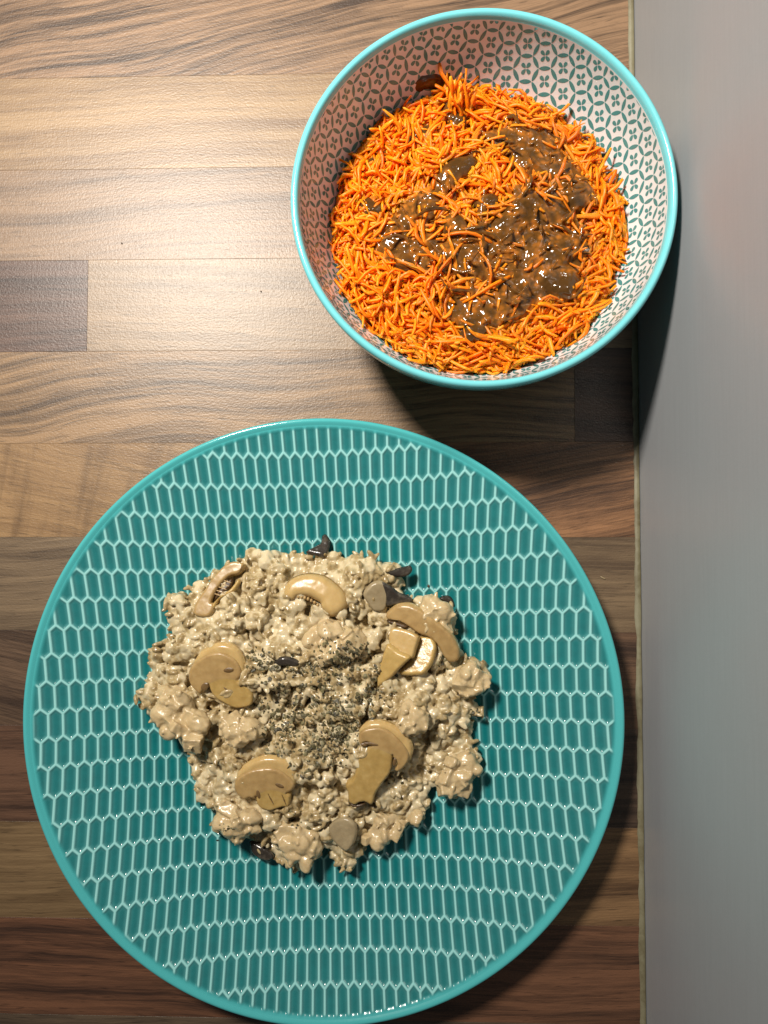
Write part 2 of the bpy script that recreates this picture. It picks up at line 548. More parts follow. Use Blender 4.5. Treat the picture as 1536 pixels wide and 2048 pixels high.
pv, pf = [], []
SMAX = ATOT - 0.0006


def petal(cu, cv, L, W, ang, lens):
    pts = []
    K = 14
    for k in range(K):
        a = 2 * math.pi * k / K
        x = math.cos(a) * L / 2
        y = math.sin(a) * W / 2
        if lens: y *= (1 - 0.35 * (2 * x / L) ** 2)
        else: y *= (1 + 0.35 * (2 * x / L))
        pts.append((cu + x * math.cos(ang) - y * math.sin(ang), cv + x * math.sin(ang) + y * math.cos(ang)))
    pts = [(u, v) if math.hypot(u, v) < SMAX else (u * SMAX / math.hypot(u, v), v * SMAX / math.hypot(u, v)) for u, v in pts]
    if math.hypot(cu, cv) > SMAX + L * 0.3: return
    b = len(pv)
    c = (cu, cv) if math.hypot(cu, cv) < SMAX else (cu * SMAX / math.hypot(cu, cv), cv * SMAX / math.hypot(cu, cv))
    pv.append(bowl_pt(*c)); pv.extend(bowl_pt(u, v) for u, v in pts)
    for k in range(K): pf.append((b, b + 1 + k, b + 1 + (k + 1) % K))


# hexagon lattice: column pitch CP, row pitch RP
RP, CP = 0.0122, 0.0104
TH = math.radians(-4)
ct_, st_ = math.cos(TH), math.sin(TH)


def rot(u, v): return (u * ct_ - v * st_, u * st_ + v * ct_)


for i in range(-13, 14):
    for j in range(-11, 12):
        cu, cv = i * CP, (j + 0.5 * (i % 2)) * RP
        if math.hypot(cu, cv) > ATOT + 0.012 or math.hypot(cu, cv) < 0.035: continue
        for q, a in enumerate((48, 132, 228, 312)):
            ar = math.radians(a + 2)
            d = 0.0019
            u, v = rot(cu + math.cos(ar) * d, cv + math.sin(ar) * d)
            petal(u, v, 0.0031, 0.00195, ar + TH, False)
        # hexagon edges owned by this cell: bottom edge, lower right, upper right
        hw = CP * 2 / 3; qx = CP / 3
        corners = [(hw, 0), (qx, RP / 2), (-qx, RP / 2), (-hw, 0), (-qx, -RP / 2), (qx, -RP / 2)]
        for k in (0, 1, 5):
            a_, b_ = corners[k], corners[(k + 1) % 6]
            mx, my = (a_[0] + b_[0]) / 2, (a_[1] + b_[1]) / 2
            L = math.hypot(a_[0] - b_[0], a_[1] - b_[1])
            u, v = rot(cu + mx, cv + my)
            petal(u, v, L * 0.95, 0.0022, math.atan2(b_[1] - a_[1], b_[0] - a_[0]) + TH, True)
pr = mesh_obj('printed_pattern', pv, pf, M['print'], bowl)
bm_ = bmesh.new(); bm_.from_mesh(pr.data)
for f_ in bm_.faces:
    c_ = f_.calc_center_median()
    if f_.normal.dot(Vector((-c_.x, -c_.y, 0.03))) < 0: f_.normal_flip()
bm_.to_mesh(pr.data); bm_.free()

# ------------------------------------------------------------------ grated carrot
BO = Vector((BX, BY, 0))


def heap_z(x, y):
    r = math.hypot(x, y)
    return 0.0398 + 0.0075 * (1 - min(1, r / .064) ** 2) + 0.0042 * fbm(x * 55, y * 55, 2.0) - 0.0030 * (y / .06)


SA = [  # sauce patches: px centre, radii, angle (deg, image)
    (1075, 300, 95, 58, 35), (1150, 370, 34, 60, -25), (1010, 275, 48, 30, 0), (905, 345, 62, 24, -38), (840, 420, 90, 34, -42),
    (790, 500, 60, 34, 35), (850, 510, 70, 44, 20), (1075, 420, 75, 44, 0), (1010, 480, 78, 55, 0), (1090, 500, 70, 66, 0),
    (940, 525, 80, 38, 15), (1035, 600, 70, 40, -25), (945, 620, 78, 36, 15), (910, 215, 40, 22, 60), (1160, 480, 26, 60, 0),
    (1000, 550, 90, 40, 20), (840, 265, 40, 10, -30), (760, 300, 26, 9, -20), (740, 410, 26, 14, 20), (1120, 560, 46, 40, 30),
    (945, 665, 30, 14, 0), (975, 410, 26, 24, 0), (905, 455, 34, 22, 30)]
SAW = []
for (px, py, a, b, an) in SA:
    c = at(px, py, 0.046)
    s_ = (H - 0.046) / F
    SAW.append((c.x - BX, c.y - BY, a * s_, b * s_, -math.radians(an)))


def sauce_mask(x, y):
    m = -1.0
    for (cx, cy, a, b, an) in SAW:
        dx, dy = x - cx, y - cy
        c, s = math.cos(an), math.sin(an)
        u = (dx * c + dy * s) / a; v = (-dx * s + dy * c) / b
        m = max(m, 1 - math.hypot(u, v))
    return m - 0.07 + 0.24 * fbm(x * 130, y * 130, 5.0, 3)


SEG = 7


def shred_variant(L, W, T, curve, twist, seed):
    r_ = random.Random(seed)
    r2 = r_.uniform(-.22, .22)
    vs, fs = [], []
    for k in range(SEG + 1):
        t = k / SEG
        s = (t - 0.5) * L
        x = math.sin(s * curve) / curve if abs(curve) > 1e-3 else s
        z = (math.cos(s * curve) - 1) / curve if abs(curve) > 1e-3 else 0
        tp = min(1.0, 0.66 + 2.2 * min(t, 1 - t)) * r_.uniform(0.78, 1.15)
        tw = twist * (t - .5)
        for (a, b) in ((-1, -1), (1, -1), (1, 1), (-1, 1)):
            yy, zz = a * W / 2 * tp, b * T / 2 * (0.6 + 0.4 * tp)
            vs.append((x + r_.uniform(-.0003, .0003), yy * math.cos(tw) - zz * math.sin(tw) + L * r2 * math.sin(math.pi * t * (1 + seed % 3 * .5)) + r_.uniform(-.00025, .00025), z + yy * math.sin(tw) + zz * math.cos(tw)))
    for k in range(SEG):
        for c in range(4):
            p = k * 4 + c; q = k * 4 + (c + 1) % 4
            fs.append((p, q, q + 4, p + 4))
    fs.append((3, 2, 1, 0)); e = SEG * 4; fs.append((e, e + 1, e + 2, e + 3))
    return np.array(vs), fs


VAR = []
for k in range(60):
    L = random.choice((.006, .008, .010, .013, .016, .019, .023, .027))
    vv, ff = shred_variant(L, random.uniform(.0010, .0018), random.uniform(.0007, .0010), random.choice((-1, 1, 1)) * random.uniform(20, 95) * (0.012 / max(L, .008)), random.uniform(-1.5, 1.5), k)
    VAR.append((vv, ff, random.random(), L))

shreds = []
NS = 4500
for k in range(NS):
    for _ in range(40):
        x, y = random.uniform(-.0655, .0655), random.uniform(-.0655, .0655)
        if math.hypot(x, y) < .0650: break
    vi = random.randrange(len(VAR)); L = VAR[vi][3]
    depth = random.random() ** 1.7 * 0.0055
    z = heap_z(x, y) - depth + 0.0006
    yaw = random.uniform(0, 2 * math.pi); pitch = random.gauss(0, 0.26)
    r = math.hypot(x, y)
    if r > .050 and random.random() < .75: yaw = math.atan2(y, x) + math.pi / 2 + random.gauss(0, .5)
    R = Matrix.Rotation(yaw, 3, 'Z') @ Matrix.Rotation(pitch, 3, 'Y') @ Matrix.Rotation(random.gauss(0, .7), 3, 'X')
    dirv = R @ Vector((1, 0, 0))
    p = Vector((x, y, z))
    for _ in range(6):
        worst = 0
        for sgn in (-1, -.5, 0, .5, 1):
            e = p + dirv * (L / 2 * sgn)
            ex = math.hypot(e.x, e.y) - (r_in(e.z) - .0015)
            worst = max(worst, ex)
        if worst <= 0: break
        rr_ = math.hypot(p.x, p.y) or 1
        p.x -= p.x / rr_ * worst; p.y -= p.y / rr_ * worst
    shreds.append([vi, p, R, depth, sauce_mask(p.x, p.y)])

cl = at(918, 190, .046)
for k in range(26):
    vi = random.choice([i for i, v in enumerate(VAR) if v[3] > .009])
    q = Vector((cl.x - BX + random.gauss(0, .0022), cl.y - BY + random.gauss(-.002, .002), heap_z(cl.x - BX, cl.y - BY) + random.uniform(0, .006)))
    R = Matrix.Rotation(random.gauss(1.5, .5), 3, 'Z') @ Matrix.Rotation(random.gauss(-.75, .35), 3, 'Y') @ Matrix.Rotation(random.gauss(0, .7), 3, 'X')
    rr_ = math.hypot(q.x, q.y); ex = rr_ + .003 - (r_in(q.z) - .0015)
    if ex > 0: q.x -= q.x / rr_ * ex; q.y -= q.y / rr_ * ex
    shreds.append([vi, q, R, 0.0, -1.0 if k % 3 else -.05])
carrot = empty('grated_carrot', (BX, BY, 0.0072))
tag(carrot, 'heap of bright orange grated carrot filling the bowl', 'grated carrot')
CZ = 0.0072
coated, clean = [], []
for s in shreds:
    if s[4] > 0.10 and s[3] < .0035:
        ax_ = s[2] @ Vector((VAR[s[0]][3] * .42, 0, 0))
        if min(sauce_mask(s[1].x + ax_.x, s[1].y + ax_.y), sauce_mask(s[1].x - ax_.x, s[1].y - ax_.y)) > -.1 and random.random() < .5: coated.append(s)
    else: clean.append(s)
tone_all = []
var_mesh = {}


def variant_mesh(vi, stain):
    key = (vi, stain)
    if key not in var_mesh:
        vv, ff, tn, L = VAR[vi]
        me = bpy.data.meshes.new('carrot_shred'); me.from_pydata([tuple(v) for v in vv], [], ff)
        a = me.attributes.new('tone', 'FLOAT', 'POINT'); a.data.foreach_set('value', [tn] * len(vv))
        a = me.attributes.new('stain', 'FLOAT', 'POINT'); a.data.foreach_set('value', [stain] * len(vv))
        me.materials.append(M['carrot']); me.polygons.foreach_set('use_smooth', [True] * len(me.polygons)); me.update()
        var_mesh[key] = me
    return var_mesh[key]


def stain_of(s): return 0.0 if s[4] < -0.16 else (0.35 if s[4] < -0.02 else (0.7 if s[4] < .1 else .88))


clean.sort(key=lambda s: s[3] - 0.12 * VAR[s[0]][3])
for s in clean[:290]:
    o = bpy.data.objects.new('carrot_shred', variant_mesh(s[0], stain_of(s))); COL.objects.link(o)
    o.parent = carrot
    o.matrix_local = Matrix.Translation(s[1] - Vector((0, 0, CZ))) @ s[2].to_4x4()
vs, fs, tn, stn = [], [], [], []
off = 0
for s in clean[290:]:
    vv, ff, t_, L = VAR[s[0]]
    W_ = vv @ np.array(s[2]).T + np.array(s[1] - Vector((0, 0, CZ)))
    vs.append(W_); fs.extend([tuple(i + off for i in f) for f in ff]); off += len(vv)
    tn += [t_ * random.uniform(.7, 1.1)] * len(vv); stn += [stain_of(s)] * len(vv)
o = mesh_obj('carrot_shreds', np.concatenate(vs), fs, M['carrot'], carrot, smooth=True)
o['kind'] = 'stuff'
set_attr(o, 'tone', tn); set_attr(o, 'stain', stn)
# packed core below the loose shreds
cv_, cf_ = [], []
NR, NA = 14, 64
for i in range(NR + 1):
    for j in range(NA):
        a = 2 * math.pi * j / NA; r = .0585 * i / NR
        x, y = r * math.cos(a), r * math.sin(a)
        cv_.append((x, y, heap_z(x, y) - .0050 + .0012 * fbm(x * 400, y * 400) - CZ))
for i in range(NR):
    for j in range(NA):
        k = (j + 1) % NA
        cf_.append((i * NA + j, (i + 1) * NA + j, (i + 1) * NA + k, i * NA + k))
b0 = len(cv_)
for zz, q in ((.030, .0565), (.020, .0475), (.011, .034), (.0078, .015)):
    for j in range(NA):
        a = 2 * math.pi * j / NA; cv_.append((q * math.cos(a), q * math.sin(a), zz - CZ))
for i in range(4):
    for j in range(NA):
        k = (j + 1) % NA
        p = NR * NA if i == 0 else b0 + (i - 1) * NA
        q = b0 + i * NA
        cf_.append((p + j, q + j, q + k, p + k))
core = mesh_obj('packed_shreds', cv_, cf_, M['carrot'], carrot)
set_attr(core, 'tone', [0.35] * len(cv_)); set_attr(core, 'stain', [0.15] * len(cv_))


# ------------------------------------------------------------------ voxel fused food
def ico(sub):
    bm = bmesh.new(); bmesh.ops.create_icosphere(bm, subdivisions=sub, radius=1.0)
    v = np.array([x.co[:] for x in bm.verts]); f = np.array([[q.index for q in x.verts] for x in bm.faces]); bm.free()
    return v, f


ICO1, ICO2 = ico(1), ico(2)


class Soup:
    def __init__(self): self.v, self.f, self.o = [], [], 0

    def add(self, v, f):
        self.v.append(v); self.f.append(np.asarray(f) + self.o); self.o += len(v)

    def blob(self, c, rad, R=None, tpl=ICO1):
        v = tpl[0] * np.array(rad)
        if R is not None: v = v @ np.array(R).T
        self.add(v + np.array(c), tpl[1])

    def fuse(self, name, voxel, smooth_it, factor=0.5):
        me = bpy.data.meshes.new(name)
        V = np.concatenate(self.v); Fc = np.concatenate(self.f)
        o = mesh_obj(name + '_soup', V, Fc)
        m = o.modifiers.new('r', 'REMESH'); m.mode = 'VOXEL'; m.voxel_size = voxel; m.use_smooth_shade = True
        m2 = o.modifiers.new('s', 'SMOOTH'); m2.iterations = smooth_it; m2.factor = factor
        dg = bpy.context.evaluated_depsgraph_get()
        me = bpy.data.meshes.new_from_object(o.evaluated_get(dg)); me.name = name
        d = o.data; bpy.data.objects.remove(o); bpy.data.meshes.remove(d)
        me.polygons.foreach_set('use_smooth', [True] * len(me.polygons))
        o = bpy.data.objects.new(name, me); COL.objects.link(o)
        return o


# sauce over the carrot
S = Soup()
kd_pts = []
for s in coated:
    vv, ff, t_, L = VAR[s[0]]
    tri = []
    for f in ff: tri += [(f[0], f[1], f[2]), (f[0], f[2], f[3])]
    v2 = vv * np.array([1.0, 1.2, 1.35])
    S.add(v2 @ np.array(s[2]).T + np.array(s[1]) + np.array([0, 0, .0007]), np.array(tri))
    for q in range(0, len(vv), 4): kd_pts.append(tuple(Vector(s[2] @ Vector(vv[q:q + 4].mean(axis=0))) + s[1]))
xx = -.06
while xx < .06:
    yy = -.06
    while yy < .06:
        x, y = xx + random.uniform(-.0006, .0006), yy + random.uniform(-.0006, .0006)
        m = sauce_mask(x, y)
        if m > 0.02 and math.hypot(x, y) < .062:
            k = min(1, m / .4)
            rad = .0016 + .0012 * k
            S.blob((x, y, heap_z(x, y) - 0.0027 + .0026 * k + .0006 * fbm(x * 300, y * 300)), (rad * 1.25, rad * 1.25, rad), None, ICO1)
        yy += .0016
    xx += .0016
sauce = S.fuse('brown_sauce', 0.00040, 14)
sauce.location = (BX, BY, 0)
sauce.data.materials.append(M['sauce'])
kd = KDTree(len(kd_pts))
for i, p in enumerate(kd_pts): kd.insert(p, i)
kd.balance()
tn = []
for v in sauce.data.vertices:
    d = kd.find(v.co)[2]
    tn.append(max(0.0, 0.95 - d / 0.0032) * (0.5 + 0.5 * min(1, max(0, (v.co.z - heap_z(v.co.x, v.co.y) + .0012) / .0022))))
set_attr(sauce, 'tone', tn)
tag(sauce, 'glossy brown sauce poured over the grated carrot in the bowl', 'sauce')
# thin raised brown patch on the bowl wall, above the carrot edge
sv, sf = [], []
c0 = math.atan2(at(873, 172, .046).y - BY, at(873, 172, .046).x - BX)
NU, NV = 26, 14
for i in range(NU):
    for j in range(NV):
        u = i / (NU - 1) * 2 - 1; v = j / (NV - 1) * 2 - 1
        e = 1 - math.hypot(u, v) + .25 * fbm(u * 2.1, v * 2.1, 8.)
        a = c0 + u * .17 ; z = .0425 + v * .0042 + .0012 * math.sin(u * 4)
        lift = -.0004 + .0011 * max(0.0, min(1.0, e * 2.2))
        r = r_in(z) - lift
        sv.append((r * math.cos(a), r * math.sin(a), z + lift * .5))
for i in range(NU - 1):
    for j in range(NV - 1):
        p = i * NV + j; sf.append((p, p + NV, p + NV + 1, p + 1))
sm = mesh_obj('brown_patch', sv, sf, M['sauce'], loc=(BX, BY, 0))
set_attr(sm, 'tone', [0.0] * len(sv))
tag(sm, 'brown patch on the inside wall of the patterned bowl', 'sauce')

# ------------------------------------------------------------------ risotto
OUT = [(330, 1192), (372, 1176), (430, 1140), (480, 1108), (508, 1094), (560, 1098), (600, 1102), (650, 1098), (690, 1104), (752, 1100), (765, 1124), (800, 1130), (815, 1160), (800, 1178), (835, 1192),
       (905, 1206), (915, 1240), (912, 1292), (935, 1312), (978, 1322), (982, 1362), (952, 1392), (970, 1416), (945, 1458), (964, 1505), (940, 1585), (905, 1592), (868, 1576), (862, 1632),
       (800, 1662), (742, 1690), (710, 1738), (672, 1738), (652, 1696), (612, 1742), (560, 1728), (512, 1708), (502, 1676), (456, 1668), (418, 1652), (430, 1618), (392, 1594), (385, 1550), (368, 1490),
       (345, 1458), (308, 1446), (290, 1415), (276, 1385), (300, 1350), (296, 1300), (345, 1266), (332, 1226)]
FZ = 0.0065
poly = np.array([at(x, y, FZ + .003)[:2] for x, y in OUT])


def edge_dist(x, y):
    a = poly; b = np.roll(poly, -1, axis=0)
    ab = b - a
    t = np.clip(((x - a[:, 0]) * ab[:, 0] + (y - a[:, 1]) * ab[:, 1]) / (ab ** 2).sum(1), 0, 1)
    d = np.hypot(a[:, 0] + t * ab[:, 0] - x, a[:, 1] + t * ab[:, 1] - y).min()
    cond = ((a[:, 1] > y) != (b[:, 1] > y)) & (x < (b[:, 0] - a[:, 0]) * (y - a[:, 1]) / (b[:, 1] - a[:, 1] + 1e-12) + a[:, 0])
    return d if cond.sum() % 2 else -d


def floor_z(x, y): return float(plate_z(np.array(math.hypot(x - PCX, y - PCY)))) + .0008


def mound(x, y, d):
    h = 0.0055 + 0.0150 * (1 - math.exp(-max(0, d) / 0.017))
    lump = fbm(x * 58, y * 58, 1.0, 2)
    ds = noise.voronoi(Vector((x * 95 + .35 * fbm(x * 150, y * 150, 3.), y * 95 + .35 * fbm(x * 150, y * 150, 6.), 0.3)))[0]
    gap = max(0.0, 1 - (ds[1] - ds[0]) / .26) * max(0.0, min(1.0, .55 + 1.6 * fbm(x * 45, y * 45, 11.0, 2)))
    return floor_z(x, y) + h + 0.0058 * lump - 0.013 * gap * min(1, d / .008) + .0016 * (0.5 - ds[0])


S = Soup(); gpts = []
x0, y0 = poly.min(0); x1, y1 = poly.max(0)
stp = .0036
for i in range(int((x1 - x0) / stp) + 1):
    for j in range(int((y1 - y0) / stp) + 1):
        x, y = x0 + i * stp + random.uniform(-.001, .001), y0 + j * stp + random.uniform(-.001, .001)
        d = edge_dist(x, y)
        if d < .0028: continue
        zt = mound(x, y, d) - .0042; z = floor_z(x, y) + .0022
        while True:
            S.blob((x, y, min(z, max(zt, floor_z(x, y) + .0022))), (.0034 * random.uniform(.8, 1.3), .0034 * random.uniform(.8, 1.3), .0034))
            if z >= zt: break
            z += .0036
NG = 0
while NG < 2500:
    x, y = random.uniform(x0, x1), random.uniform(y0, y1)
    d = edge_dist(x, y)
    if d < .0010: continue
    NG += 1
    edge = d < .007
    zt = mound(x, y, d)
    z = zt - random.random() ** 1.3 * .0045 - .0004
    if edge: z = random.uniform(floor_z(x, y) + .0016, max(floor_z(x, y) + .0018, zt))
    R = Matrix.Rotation(random.uniform(0, 6.28), 3, 'Z') @ Matrix.Rotation(random.gauss(0, .55), 3, 'Y')
    L = random.uniform(.0024, .0037); Wd = random.uniform(.00108, .00142)
    S.blob((x, y, z), (L, Wd, Wd), R, ICO1)
    ax_ = R @ Vector((1, 0, 0)); tn_ = random.random()
    for q in (-.7, 0, .7): gpts.append((Vector((x, y, z)) + ax_ * L * q, tn_))
for k in range(1500):      # dabs of cream between the grains
    x, y = random.uniform(x0, x1), random.uniform(y0, y1)
    d = edge_dist(x, y)
    if d < .004: continue
    rd = random.uniform(.0009, .0019)
    S.blob((x, y, mound(x, y, d) - rd - random.uniform(.0002, .0018)), (rd * random.uniform(1.6, 3.2), rd * random.uniform(1.0, 1.6), rd),
           Matrix.Rotation(random.uniform(0, 3.1), 3, 'Z') @ Matrix.Rotation(random.gauss(0, .35), 3, 'Y') @ Matrix.Rotation(random.gauss(0, .35), 3, 'X'))
rice = S.fuse('mushroom_risotto', 0.00040, 7, 0.5)
rice.data.materials.append(M['risotto'])
kd = KDTree(len(gpts))
for i, p in enumerate(gpts): kd.insert(p[0], i)
kd.balance()
tn = []
for v in rice.data.vertices:
    p, i, d = kd.find(v.co)
    k = min(1, max(0, (d - .0010) / .0011))
    big = fbm(v.co.x * 40, v.co.y * 40, 7.0, 2)
    tn.append(0.46 + 0.5 * k + (gpts[i][1] - .6) * .5 * (1 - k) + 0.3 * big)
set_attr(rice, 'tone', tn)
tag(rice, 'mound of creamy beige rice risotto in the middle of the turquoise plate', 'risotto')
bvh = BVHTree.FromObject(rice, bpy.context.evaluated_depsgraph_get())
BVHS = [bvh]


def surf(x, y):
    z = floor_z(x, y)
    for b in BVHS:
        h = b.ray_cast(Vector((x, y, .2)), Vector((0, 0, -1)))
        if h[0] is not None: z = max(z, h[0].z)
    return z


def surf_px(px, py):
    z = .025
    for _ in range(6):
        p = at(px, py, z); z = 0.5 * z + 0.5 * surf(p.x, p.y)
    return at(px, py, z)


# ---- chicken
CH = [  # px centre, half sizes px, angle, height m, label
    (372, 1438, 92, 50, 38, .017, 'large torn pale chicken chunk hanging over the mound edge below the two-holed mushroom'),
    (486, 1458, 48, 40, 10, .012, 'blocky pale chicken chunk dotted with herbs next to the large torn chunk'),
    (662, 1284, 76, 52, -12, .017, 'rounded pale chicken chunk on the crown of the mound touching the herb patch'),
    (478, 1640, 66, 38, 12, .013, 'pale chicken chunk below the short striped-stem mushroom slice'),
    (784, 1652, 94, 38, -34, .014, 'long pale chicken strip along the mound edge below the long-stemmed mushroom'),
    (826, 1432, 44, 38, 30, .013, 'angular pale chicken chunk between the stem offcuts and the long-stemmed mushroom'),
    (868, 1236, 46, 42, 60, .012, 'whitish chicken chunk tucked behind the half-cap mushroom slice'),
    (936, 1362, 48, 40, -20, .011, 'beige chicken chunk jutting from the mound onto the plate past the half-cap slice'),
    (918, 1548, 52, 44, -40, .012, 'knobbly beige chicken chunk at the mound edge near the long-stemmed mushroom cap'),
    (600, 1682, 58, 44, 15, .011, 'lumpy pale chicken chunk at the lowest lobe of the mound beside the grey slice'),
]
for ci, (px, py, a, b, an, hh, lab) in enumerate(CH):
    rnd = random.Random(100 + ci)
    p = surf_px(px, py)
    sc_ = (H - p.z) / F
    A_, B_, C_ = a * sc_, b * sc_, hh * .58
    S = Soup()
    RZ = Matrix.Rotation(-math.radians(an), 3, 'Z')
    cub = bmesh.new(); bmesh.ops.create_cube(cub, size=1.5)
    bmesh.ops.triangulate(cub, faces=cub.faces[:])
    CV = np.array([v.co[:] for v in cub.verts]); CF = np.array([[q.index for q in f.verts] for f in cub.faces]); cub.free()
    cores = []
    for k in range(15):
        t_ = rnd.uniform(0, 6.28); q = rnd.random() ** .6 * .62
        c = Vector((A_ * q * math.cos(t_), B_ * q * math.sin(t_), C_ * rnd.uniform(-.3, .45) * (1 - q)))
        rad = (max(.002, B_ * rnd.uniform(.40, .78)), max(.002, B_ * rnd.uniform(.24, .5)), max(.002, C_ * rnd.uniform(.4, .75)))
        R = Matrix.Rotation(rnd.gauss(0, .6), 3, 'Z') @ Matrix.Rotation(rnd.gauss(0, .5), 3, 'Y') @ Matrix.Rotation(rnd.gauss(0, .5), 3, 'X')
        tpl = (CV, CF) if k % 2 else ICO2
        S.blob(RZ @ c, rad, RZ @ R, tpl)
        for w_ in range(3):     # fibres and grains stuck to it
            dv = Vector((rnd.gauss(0, 1), rnd.gauss(0, 1), rnd.gauss(.4, 1))).normalized()
            e = c + R @ Vector((dv.x * rad[0], dv.y * rad[1], dv.z * rad[2])) * .97
            rr_ = rnd.uniform(.0006, .0013)
            S.blob(RZ @ e, (rr_ * rnd.uniform(1.3, 2.6), rr_, rr_), RZ @ Matrix.Rotation(rnd.uniform(0, 3), 3, 'Z') @ Matrix.Rotation(rnd.gauss(0, .6), 3, 'Y'))
    o = S.fuse('chicken_piece', .00048, 7)
    zlow = floor_z(p.x, p.y) - .0006 - p.z
    for v in o.data.vertices:
        nn = v.co * 330 + Vector((ci * 9., 0, 0))
        v.co += v.normal * (.00045 * noise.fractal(nn * .8, 1.0, 2.0, 2))
        v.co.z = max(v.co.z, zlow)
    o.location = (p.x, p.y, p.z + .0012)
    o.data.materials.append(M['chicken'])
    tag(o, lab, 'chicken', 'chicken pieces in the risotto')
    BVHS.append(BVHTree.FromPolygons([v.co + o.location for v in o.data.vertices], [tuple(q.vertices) for q in o.data.polygons]))


# ---- flat cut pieces traced as outlines, given thickness and laid on the mound
def resample(P, stepp):
    out = []
    n_ = len(P)
    for i in range(n_):
        p0, p1, p2, p3 = (Vector(P[(i + k) % n_]) for k in (-1, 0, 1, 2))
        m_ = max(1, int((p2 - p1).length / stepp))
        for j in range(m_):
            t = j / m_
            out.append(0.5 * ((2 * p1) + (p2 - p0) * t + (2 * p0 - 5 * p1 + 4 * p2 - p3) * t * t + (3 * p1 - p0 - 3 * p2 + p3) * t ** 3))
    return out


def slab(name, pts, origin, scale, anchor, normal, thick, edge_r, mats, parent, root, puff=0.0, bend=0.0, back=(0.0, 0.0), seed=0, lift=0.0, smooth_step=2.0, round_to=None):
    """pts: outline in zoom px; origin/scale: zoom -> photo px"""
    P = [(origin[0] + x / scale, origin[1] + y / scale) for x, y in pts]
    P = resample(P, smooth_step)
    nrm = normal.normalized()
    ux = Vector((1, 0, 0)); ux = (ux - nrm * ux.dot(nrm)).normalized(); uy = nrm.cross(ux)
    loc2 = []
    for q in P:
        w_ = on_plane(q.x, q.y, anchor, nrm) - anchor
        loc2.append(Vector((w_.dot(ux), w_.dot(uy))))
    area = sum(loc2[i].x * loc2[(i + 1) % len(loc2)].y - loc2[(i + 1) % len(loc2)].x * loc2[i].y for i in range(len(loc2)))
    if area < 0: loc2.reverse()
    A = np.array([q[:] for q in loc2]); B = np.roll(A, -1, axis=0); AB = B - A
    L2 = (AB ** 2).sum(1) + 1e-15

    def dist(x, y):
        t = np.clip(((x - A[:, 0]) * AB[:, 0] + (y - A[:, 1]) * AB[:, 1]) / L2, 0, 1)
        d = np.hypot(A[:, 0] + t * AB[:, 0] - x, A[:, 1] + t * AB[:, 1] - y).min()
        c = ((A[:, 1] > y) != (B[:, 1] > y)) & (x < (B[:, 0] - A[:, 0]) * (y - A[:, 1]) / (B[:, 1] - A[:, 1] + 1e-15) + A[:, 0])
        return d if c.sum() % 2 else -d
    mn, mx = A.min(0), A.max(0)
    stp_ = max(.00042, (mx - mn).max() / 46)
    inner = []
    for i in range(int((mx[0] - mn[0]) / stp_) + 2):
        for j in range(int((mx[1] - mn[1]) / stp_) + 2):
            x = mn[0] + (i + .5 * (j % 2)) * stp_; y = mn[1] + j * stp_
            if dist(x, y) > stp_ * .55: inner.append(Vector((x, y)))
    nb = len(loc2)
    res = delaunay_2d_cdt(loc2 + inner, [(i, (i + 1) % nb) for i in range(nb)], [], 1, 1e-7)
    v2, f2 = res[0], res[2]
    # boundary of the triangulation
    cnt = {}
    for f in f2:
        for i in range(len(f)):
            e = (f[i], f[(i + 1) % len(f)])
            cnt[e] = 1
    bnd = [e for e in cnt if (e[1], e[0]) not in cnt]
    vs, nv = [], len(v2)
    sz = max(mx - mn)
    cen = (mn + mx) / 2
    base = anchor - Vector(root)

    def world(x, y, h, k=0.0):
        x += back[0] * k; y += back[1] * k
        h2 = h - bend * (((x - cen[0]) / sz) ** 2 + ((y - cen[1]) / sz) ** 2) * sz
        return base + ux * x + uy * y + nrm * h2
    ds = [max(0.0, dist(q.x, q.y)) for q in v2]
    if round_to:
        RT = resample([(origin[0] + x / scale, origin[1] + y / scale) for x, y in round_to], smooth_step)
        RT = [on_plane(q.x, q.y, anchor, nrm) - anchor for q in RT]
        A = np.array([(q.dot(ux), q.dot(uy)) for q in RT]); B = np.roll(A, -1, axis=0); AB = B - A
        L2 = (AB ** 2).sum(1) + 1e-15
        ds = [max(0.0, dist(q.x, q.y)) for q in v2]
    for q, d in zip(v2, ds):
        e = min(d, edge_r)
        h = -edge_r + math.sqrt(max(0, edge_r ** 2 - (edge_r - e) ** 2))
        h += puff * min(1, d / .004) + .00011 * fbm(q.x * 300, q.y * 300, seed) + lift
        vs.append(world(q.x, q.y, h))
    for q, d in zip(v2, ds):
        vs.append(world(q.x, q.y, -thick + lift, 1.0))
    # a mid ring bulging a little so that the cut side is not a straight wall
    fs, mi = [], []
    for f in f2:
        fs.append(tuple(f)); mi.append(0)
        fs.append(tuple(nv + i for i in reversed(f))); mi.append(1)
    mid = {}
    for a_, b_ in bnd:
        for k in (a_, b_):
            if k not in mid:
                q = v2[k]; dirc = Vector((q.x - cen[0], q.y - cen[1]))
                mid[k] = len(vs)
                vs.append(world(q.x, q.y, -thick * .5 + lift, 0.8) + (ux * dirc.x + uy * dirc.y).normalized() * .00015)
    for a_, b_ in bnd:
        fs.append((b_, a_, mid[a_], mid[b_])); mi.append(1)
        fs.append((mid[b_], mid[a_], nv + a_, nv + b_)); mi.append(1)
    o = mesh_obj(name, vs, fs, mats[0], parent)
    o.data.materials.append(mats[1] if len(mats) > 1 else mats[0])
    o.data.polygons.foreach_set('material_index', mi)
    o.data.set_sharp_from_angle(angle=math.radians(48))
    return o


def ell(cx, cy, a, b, an=0, k=12):
    r_ = math.radians(an)
    return [(cx + a * math.cos(t) * math.cos(r_) - b * math.sin(t) * math.sin(r_), cy + a * math.cos(t) * math.sin(r_) + b * math.sin(t) * math.cos(r_)) for t in [2 * math.pi * i / k for i in range(k)]]


